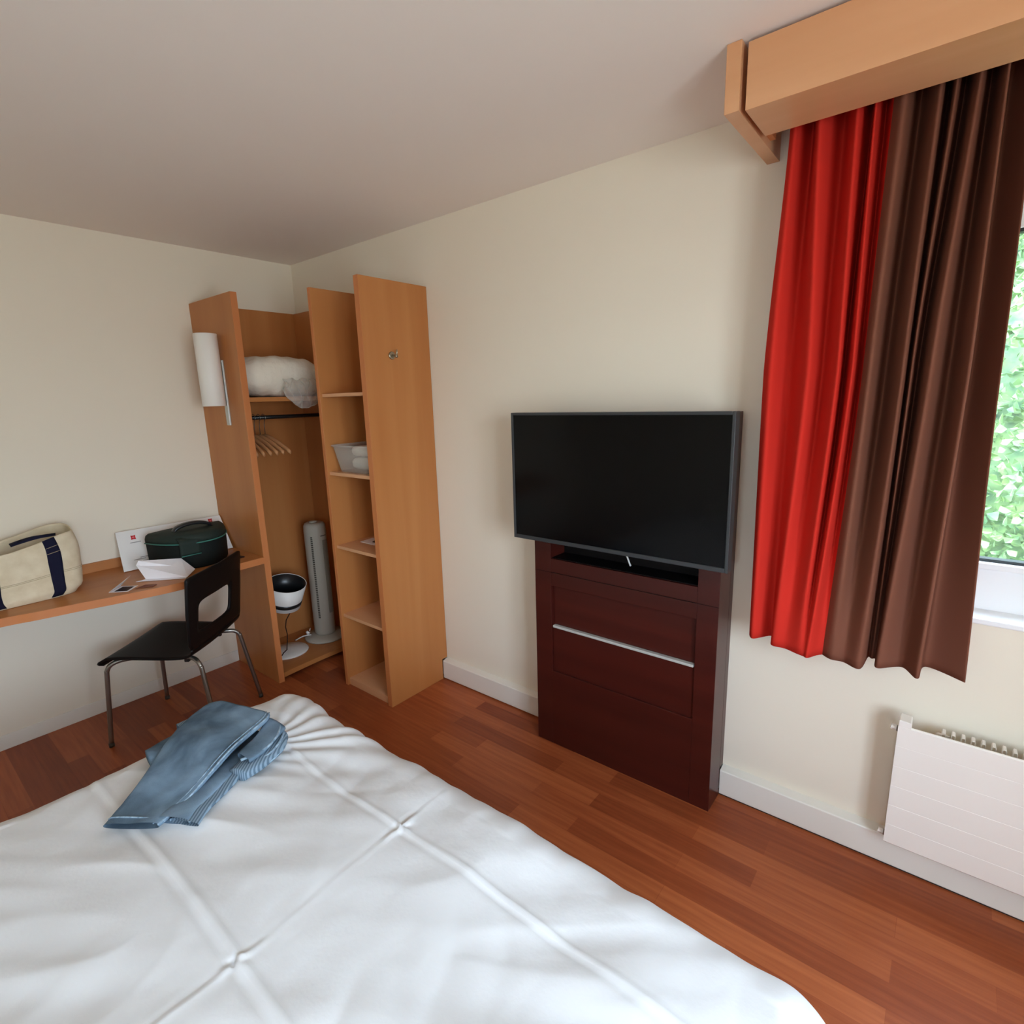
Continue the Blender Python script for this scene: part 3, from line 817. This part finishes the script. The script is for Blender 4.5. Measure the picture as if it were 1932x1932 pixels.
b = MB(); b.box(PX0+0.001, PX1+0.0003, PY-0.0006, PY+0.001, 0.8535, 0.8555)
b.build('seam_line', M_mah_dark, tp)
box('upper_flap', M_mah, (NX0+0.002, NX1-0.002, PY+0.018, -0.042, 0.605, 0.792), tp, 0.001)
box('lower_flap', M_mah, (NX0+0.002, NX1-0.002, PY+0.010, -0.042, 0.376, 0.594), tp, 0.001)
MB().box(NX0+0.008, NX1-0.004, PY-0.001, PY+0.018, 0.5935, 0.6045).build('handle_strip', M_alu, tp, bevel=0.0015)
tv = thing('television', 'flat black television with dark grey frame, switched off', 'television', (2.44, -0.19, 1.28))
TX0, TX1, TZ0, TZ1, TY = 1.972, 2.911, 1.006, 1.5575, -0.214
b = MB()
bz, bb = 0.0115, 0.017
b.box(TX0, TX0+bz, TY, -0.172, TZ0, TZ1).box(TX1-bz, TX1, TY, -0.172, TZ0, TZ1).box(TX0+bz, TX1-bz, TY, -0.172, TZ0, TZ0+bb).box(TX0+bz, TX1-bz, TY, -0.172, TZ1-bz, TZ1)
b.build('bezel', M_bezel, tv, bevel=0.002)
box('screen', M_screen, (TX0+bz, TX1-bz, TY+0.004, -0.185, TZ0+bb, TZ1-bz), tv)
box('back_cover', M_black, (TX0+0.01, TX1-0.01, -0.185, -0.168, TZ0+0.008, TZ1-0.008), tv)
box('wall_mount', M_black, (2.30, 2.58, -0.168, -0.1605, 1.20, 1.50), tv)
MB().tube([(2.478, -0.165, 1.012), (2.486, -0.125, 0.978), (2.499, -0.118, 0.937)], 0.0035, 8).build('cable', M_card, tv, True)

# ------------------------------------------------------------------ pelmet and curtain
pl = thing('curtain_pelmet', 'pale beech boxed pelmet over the curtain under the ceiling', 'pelmet', (3.9, -0.21, 2.42))
box('end_board', M_beech_x, (2.900, 2.938, -0.428, -0.002, 2.337, H-0.001), pl, 0.001)
MB().prism([(2.953, -0.424, 2.3335), (2.953, -0.424, H-0.012), (2.953, -0.402, H-0.012), (2.953, -0.402, 2.352), (2.953, -0.232, 2.352), (2.953, -0.232, 2.3335)], (RX-2.955, 0, 0)).build('fascia', M_beech_x, pl, bevel=0.001)
box('back_board', M_beech_x, (2.938, RX-0.002, -0.06, -0.01, 2.44, H-0.003), pl)
box('spacer', M_beech_edge, (2.938, 2.953, -0.340, -0.12, 2.36, 2.48), pl)

# plan of the folds at three heights (left edge, then ridge and valley in turn), red then brown
red_top = [(2.999, -0.14), (3.020, -0.165), (3.047, -0.080), (3.083, -0.190), (3.126, -0.080), (3.173, -0.192), (3.194, -0.075), (3.214, -0.192), (3.226, -0.090), (3.252, -0.17)]
red_mid = [(2.965, -0.13), (2.997, -0.165), (3.034, -0.085), (3.102, -0.175), (3.127, -0.090), (3.182, -0.182), (3.180, -0.060), (3.217, -0.178), (3.224, -0.095), (3.241, -0.15)]
red_hem = [(2.974, -0.128), (2.993, -0.150), (3.038, -0.092), (3.056, -0.166), (3.100, -0.170), (3.140, -0.188), (3.160, -0.195), (3.173, -0.200), (3.192, -0.165), (3.207, -0.146)]
brn_top = [(3.252, -0.17), (3.282, -0.195), (3.303, -0.075), (3.350, -0.192), (3.360, -0.070), (3.382, -0.190), (3.394, -0.065), (3.427, -0.195), (3.444, -0.055), (3.474, -0.195), (3.480, -0.030), (3.532, -0.12)]
brn_mid = [(3.241, -0.15), (3.265, -0.185), (3.289, -0.065), (3.338, -0.187), (3.343, -0.075), (3.357, -0.160), (3.366, -0.055), (3.400, -0.187), (3.438, -0.070), (3.480, -0.187), (3.484, -0.025), (3.545, -0.115)]
brn_hem = [(3.207, -0.146), (3.235, -0.168), (3.270, -0.166), (3.316, -0.188), (3.327, -0.085), (3.338, -0.088), (3.348, -0.086), (3.358, -0.150), (3.418, -0.100), (3.460, -0.158), (3.476, -0.055), (3.571, -0.106)]
def resample(pts, n, sharp):
    c_ = curve(pts, 8)
    d = [0.0]
    for i in range(1, len(c_)): d.append(d[-1]+math.hypot(c_[i][0]-c_[i-1][0], c_[i][1]-c_[i-1][1]))
    out = []; j = 1
    for k in range(n+1):
        s = d[-1]*k/n
        while j < len(d)-1 and d[j] < s: j += 1
        t = (s-d[j-1])/max(1e-9, d[j]-d[j-1]); t = max(0, min(1, t))
        out.append((c_[j-1][0]+(c_[j][0]-c_[j-1][0])*t, c_[j-1][1]+(c_[j][1]-c_[j-1][1])*t))
    return out
ct = thing('window_curtain', 'two-tone curtain, bright red beside dark brown, hanging from the pelmet', 'curtain', (3.27, -0.13, 0.765))
def panel(name, tp_, md_, hm_, m):
    a, k_, c_ = curve(tp_, 14), curve(md_, 14), curve(hm_, 14)
    nx = len(a)-1
    ZT, ZM, ZB = 2.43, 1.68, 0.765
    b = MB()
    def fn(u, v):
        i = int(round(u*nx)); z = ZT+(ZB-ZT)*v
        if z > ZM:
            t = (ZT-z)/(ZT-ZM); p, q = a[i], k_[i]
            w_ = smoothstep((t-0.05)/0.95)
        else:
            t = (ZM-z)/(ZM-ZB); p, q = k_[i], c_[i]
            w_ = t*t*(2-t)
        return (p[0]+(q[0]-p[0])*(0.5*w_+0.5*t), p[1]+(q[1]-p[1])*w_, z)
    b.grid(fn, nx, 60)
    return b.build(name, m, ct, True, solid=0.002)
o = panel('red_panel', red_top, red_mid, red_hem, M_red); o['label'] = 'bright red curtain panel'
o = panel('brown_panel', brn_top, brn_mid, brn_hem, M_brown); o['label'] = 'dark brown curtain panel'
box('heading_tape', M_brown, (2.99, 3.54, -0.15, -0.11, 2.42, 2.435), ct)

# ------------------------------------------------------------------ radiator
rd = thing('radiator', 'white flat panel radiator with fine horizontal grooves under the window', 'radiator', (3.9, -0.06, 0.35))
QX0, QX1, QZ0, QZ1 = 3.429, 4.45, 0.134, 0.567
b = MB()
prof_r = []
zz = QZ0; n = 6
y_f, y_b = -0.100, -0.093
prof_pts = [(y_b, QZ0), (y_f+0.003, QZ0), (y_f, QZ0+0.004)]
for k in range(1, n):
    zg = QZ0+(QZ1-QZ0)*k/n
    prof_pts += [(y_f, zg-0.0012), (y_f+0.0007, zg), (y_f, zg+0.0012)]
prof_pts += [(y_f, QZ1-0.004), (y_f+0.003, QZ1), (y_b, QZ1)]
b.prism([(QX0, y, z) for y, z in prof_pts], (QX1-QX0, 0, 0))
b.build('front_panel', M_white, rd)
box('water_channel', M_white, (QX0+0.02, QX1-0.02, -0.093, -0.082, QZ0+0.01, QZ1-0.012), rd)
b = MB()
x = QX0+0.108; i = 0
while x < QX1-0.10:
    for y0 in (-0.064,):
        pts = [(x, y0, 0.15), (x+0.001, y0, 0.5655), (x+0.0025, y0, 0.569), (x+0.0085, y0, 0.569), (x+0.010, y0, 0.5655), (x+0.011, y0, 0.15)]
        for j in range(len(pts)-1):
            p, q = Vector(pts[j]), Vector(pts[j+1])
            b.face([p+Vector((0, -0.010, 0)), q+Vector((0, -0.010, 0)), q+Vector((0, 0.018, 0)), p+Vector((0, 0.018, 0))])
    x += 0.0235
b.build('convector_fins', M_white, rd, solid=0.0007)
for xa, xb_ in ((QX0+0.095, QX0+0.13), (QX1-0.13, QX1-0.095)):
    b = MB()
    for z0 in (0.50, 0.20): b.box(xa+0.005, xb_-0.005, -0.0455, -0.001, z0, z0+0.03)
    b.box(xa, xb_, -0.05, -0.045, 0.18, 0.55)
    b.build('wall_bracket', M_white, rd)
MB().prism([(QX0+0.001, -0.1003, QZ1-0.003), (QX0+0.034, -0.1003, QZ1-0.003), (QX0+0.034, -0.1003, 0.580), (QX0+0.031, -0.1003, 0.585), (QX0+0.003, -0.1003, 0.587), (QX0+0.001, -0.1003, 0.585)], (0, 0.05, 0)).build('top_tab', M_white, rd, bevel=0.001)
for z in (0.541, 0.150):
    v = MB(); v.tube([(QX0+0.03, -0.072, z), (QX0-0.004, -0.072, z)], 0.010, 12)
    o = v.build('valve', M_chrome, rd, True)
    MB().tube([(QX0-0.004, -0.072, z), (QX0-0.019, -0.072, z+0.003)], 0.0095, 8).build('valve_cap', M_white, o, False)

# ------------------------------------------------------------------ bed
BX0, BX1, BY0, BY1 = 1.50, 3.42, -3.15, -1.10
bd = thing('bed', 'double bed base and mattress hidden beneath the white duvet', 'bed', (2.46, -2.1, 0))
box('bed_base', M_mah, (BX0+0.14, BX1-0.14, BY0, BY1-0.14, 0.06, 0.24), bd, 0.01)
box('mattress', M_linen, (BX0+0.10, BX1-0.10, BY0, BY1-0.10, 0.24, 0.44), bd, 0.03)
for sx in (BX0+0.2, BX1-0.2):
    for sy in (BY0+0.1, BY1-0.25):
        MB().lathe([(0.025, 0.0), (0.025, 0.06)], (sx, sy, 0), 12).build('leg', M_black, bd)
ZTOP = 0.525
Rr = 0.105
IX0, IX1, IY1 = BX0+0.085, BX1-0.085, BY1-0.065
def duvet(a, c_):
    """a, c_ are positions on the flat cloth in metres (world aligned)"""
    qx = min(max(a, IX0), IX1); qy = min(c_, IY1)
    # pull the inner corner round
    dx, dy = a-qx, c_-qy
    L = math.hypot(dx, dy)
    wr = 0.0
    x, y, z = a, c_, ZTOP
    if L > 1e-9:
        ux, uy = dx/L, dy/L
        if L < Rr*PI/2:
            hh = Rr*math.sin(L/Rr); z = ZTOP - Rr*(1-math.cos(L/Rr))
        else:
            hh = Rr; z = ZTOP - Rr - (L-Rr*PI/2)
            # hanging folds
            s = a*ux*0+ (a if abs(uy) > abs(ux) else c_)
            hh += 0.014*math.sin(s*17+3*noise.noise(Vector((s*3, 0, 0))))*smoothstep((L-Rr*PI/2)/0.2)
        x, y = qx+ux*hh, qy+uy*hh
    top_k = 1-smoothstep(L/(Rr*1.3))
    # broad softness
    h = 0.010*noise.noise(Vector((a*1.7, c_*1.7, 0.3))) + 0.009*noise.noise(Vector((a*4.1, c_*3.6, 5.0)))
    # diagonal drag wrinkles, like hand-smoothed cotton
    r1 = a*0.80+c_*0.60; r2 = -a*0.60+c_*0.80
    h += 0.017*(1-abs(noise.noise(Vector((r2*6.0, r1*1.5, 2.0)))*2.4))*(0.35+noise.noise(Vector((a*1.6+4, c_*1.6, 8.0))))
    h += 0.0085*noise.noise(Vector((r2*13, r1*3.2, 6.0)))*(0.5+noise.noise(Vector((a*2.1, c_*2.1, 1.0))))
    h += 0.0085*(1-abs(noise.noise(Vector((r1*7.0+3, r2*3.0, 12.0)))*2.5))*noise.noise(Vector((a*2.3, c_*2.0, 21.0)))
    # pressed fold lines
    def crease(d, wdt, amp): return amp*math.exp(-(d/wdt)**2)
    d1 = c_+1.305-0.006*math.sin(a*5); d2 = c_+1.74-0.012*math.sin(a*3+1); d3 = a-2.449-0.006*math.sin(c_*6)
    ke = 1-smoothstep((L-0.01)/0.06)
    n1_, n2_ = noise.noise(Vector((a*3.0, 0, 31))), noise.noise(Vector((a*2.6, 4, 37)))
    h += ke*(0.75+0.5*n1_)*(crease(d1, 0.006, 0.0058) - crease(d1+0.013, 0.008, 0.0042) - crease(d1-0.05, 0.035, 0.003))
    h += ke*(0.75+0.6*n2_)*(crease(d2, 0.009, 0.0062) - crease(d2+0.018, 0.010, 0.0046) - crease(d2-0.06, 0.04, 0.004))
    k3 = 0.45+0.55*math.exp(-((c_+1.305)/0.10)**2)
    h += ke*(crease(d3, 0.006, 0.0038) - crease(d3+0.011, 0.006, 0.0030))*k3*(0.30 if c_ > -1.25 or (-1.68 < c_ < -1.36) else 1.0)
    # little star where folds cross
    for (sx, sy) in ((2.449, -1.305), (2.449, -1.74)):
        rr_ = math.hypot(a-sx, c_-sy)
        h += 0.0055*math.exp(-(rr_/0.022)**2)*math.cos(4*math.atan2(c_-sy, a-sx))
    # gathers fanning from the far corner
    gx, gy = a-1.78, c_+1.42
    g = math.hypot(gx, gy)
    th = math.atan2(gy, gx)
    if g < 0.75:
        fan = math.exp(-((th-1.25)/0.75)**2)
        h += fan*0.0058*math.sin(th*23+3*noise.noise(Vector((g*5, th*2, 0))))*smoothstep(g/0.16)*(1-smoothstep((g-0.30)/0.40))
    # puff ripple along the edges
    if L > 0:
        s = a if abs(dy) > abs(dx) else c_
        h += 0.004*noise.noise(Vector((s*14, 0, 9)))
    if L < 1e-9: z += h
    else:
        f = L/Rr
        nz, nh = math.cos(min(f, PI/2)), math.sin(min(f, PI/2))
        z += h*nz; x += dx/L*h*nh; y += dy/L*h*nh
    return (x, y, z)
DR = 0.40
ax0, ax1, ac0, ac1 = IX0-DR, IX1+DR, BY0, IY1+DR
b = MB()
b.grid(lambda u, v: duvet(ax0+(ax1-ax0)*u, ac0+(ac1-ac0)*v), 400, 370)
tag(b.build('duvet', M_linen, None, True), 'white cotton duvet with ironed fold lines spread over the bed', 'duvet')

# ------------------------------------------------------------------ folded jeans on the duvet
jn = thing('folded_jeans', 'faded blue denim trousers folded up on the white duvet', 'jeans', (1.75, -1.5, ZTOP))
def lerp(a, c_, t): return a+(c_-a)*t
def sheet(left, right, zb, th, name, m, parent, nl=28, nw=14, open0=True, wr=0.004, seed=0.0):
    """flattened cloth tube between two edge polylines; zb(t) underside, th(t) thickness"""
    Lc, Rc = resample(left, nl, 1), resample(right, nl, 1)
    R = []
    for i in range(nl+1):
        t = i/nl; ring = []
        z0, h = zb(t), th(t)
        for k in range(nw*2):
            a = 2*PI*k/(nw*2)
            cs = -math.cos(a); sn = math.sin(a)
            s = (cs+1)/2
            e = math.copysign(abs(sn)**0.5, sn)
            p = Vector((lerp(Lc[i][0], Rc[i][0], s), lerp(Lc[i][1], Rc[i][1], s), z0+h/2+e*h/2))
            p.z += wr*noise.noise(Vector((p.x*9+seed, p.y*9, seed)))*(1 if e > 0 else 0.2)
            p.z += 0.5*wr*noise.noise(Vector((p.x*22+seed, p.y*22, seed+4)))*(1 if e > 0 else 0.0)
            ring.append(p)
        R.append(ring)
    return MB().rings(R, True, not open0, True).build(name, m, parent, True)
zt = ZTOP+0.016
# under layers
UR = [(2.004, -1.652), (1.965, -1.592), (1.926, -1.516), (1.878, -1.445), (1.80, -1.34)]
MB().tube(curve([(x_+0.002, y_, zt+0.012) for x_, y_ in UR], 8), 0.003, 8).build('seam', M_denim_light, jn, True)
sheet([(1.925, -1.702), (1.890, -1.60), (1.84, -1.50), (1.78, -1.40), (1.74, -1.36)], UR, lambda t: zt+0.001, lambda t: 0.020, 'under_leg', M_denim, jn, seed=2.5)
sheet([(1.955, -1.680), (1.925, -1.60), (1.885, -1.52), (1.83, -1.43), (1.76, -1.36)], [(2.035, -1.640), (2.000, -1.600), (1.962, -1.528), (1.918, -1.46), (1.80, -1.32)], lambda t: zt+0.002, lambda t: 0.014, 'lining', M_stripe, jn, seed=2.0)
sheet([(1.600, -1.622), (1.585, -1.56), (1.575, -1.49), (1.60, -1.43)], [(1.665, -1.628), (1.690, -1.58), (1.720, -1.50), (1.75, -1.44)], lambda t: zt, lambda t: 0.040, 'rolled_bunch', M_denim, jn, seed=5.0, open0=False)
sheet([(1.560, -1.515), (1.555, -1.47), (1.58, -1.42)], [(1.598, -1.520), (1.610, -1.47), (1.64, -1.42)], lambda t: zt+0.03, lambda t: 0.026, 'turned_cuff', M_stripe, jn, nl=14, seed=8.0)
sheet([(1.905, -1.500), (1.86, -1.43), (1.80, -1.35), (1.74, -1.30)], [(1.962, -1.480), (1.955, -1.42), (1.925, -1.345), (1.875, -1.30)], lambda t: zt, lambda t: 0.034, 'waistband_stack', M_stripe, jn, seed=3.0, open0=False)
sheet([(1.88, -1.462), (1.83, -1.38), (1.76, -1.31)], [(1.938, -1.455), (1.925, -1.40), (1.865, -1.30)], lambda t: zt+0.034, lambda t: 0.020, 'folded_layer', M_denim, jn, nl=20, seed=6.0)
# seams of the stacked edge
for k in range(3):
    pts = [(1.935-0.012*k, -1.468, zt+0.012+0.016*k), (1.945-0.012*k, -1.40, zt+0.014+0.016*k), (1.915-0.014*k, -1.34, zt+0.016+0.016*k), (1.872-0.014*k, -1.305, zt+0.016+0.016*k)]
    MB().tube(curve(pts, 6), 0.0042, 8).build('seam', M_denim_light, jn, True)
# the top leg lying over everything
tl_l = [(1.832, -1.796), (1.788, -1.742), (1.735, -1.672), (1.672, -1.600), (1.612, -1.530), (1.568, -1.470), (1.546, -1.405), (1.560, -1.375)]
tl_r = [(1.955, -1.706), (1.940, -1.668), (1.918, -1.604), (1.890, -1.530), (1.862, -1.458), (1.832, -1.390), (1.805, -1.330), (1.780, -1.306)]
zf = lambda t: zt + 0.050*smoothstep((t-0.10)/0.55)
lg = sheet(tl_l, tl_r, zf, lambda t: 0.018+0.006*t, 'top_leg', M_denim, jn, nl=48, nw=22, seed=1.0, wr=0.006)
Rl, Ll = resample(tl_r, 48, 1), resample(tl_l, 48, 1)
for off, rad in ((0.0, 0.0030), (0.0075, 0.0016)):
    pts = []
    for i in range(49):
        t = i/48; s = 1-off/math.hypot(Rl[i][0]-Ll[i][0], Rl[i][1]-Ll[i][1])*2
        s = min(s, 0.985)
        h = 0.018+0.006*t
        x, y = lerp(Ll[i][0], Rl[i][0], s), lerp(Ll[i][1], Rl[i][1], s)
        e = math.sqrt(max(0.0, 1-(2*s-1)**2))**0.5
        pts.append((x, y, zf(t)+h/2+e*h/2+0.001))
    MB().tube(pts, rad, 8).build('seam', M_denim_light, lg, True)
b = MB()
hp = [Vector((lerp(Ll[2][0], Rl[2][0], s), lerp(Ll[2][1], Rl[2][1], s), zf(0.04)+0.009+0.0095*math.sqrt(max(0, 1-(2*s-1)**2))**0.5)) for s in [k/20 for k in range(21)]]
b.tube(hp, 0.0022, 8); b.build('hem_stitch', M_denim_light, lg, True)
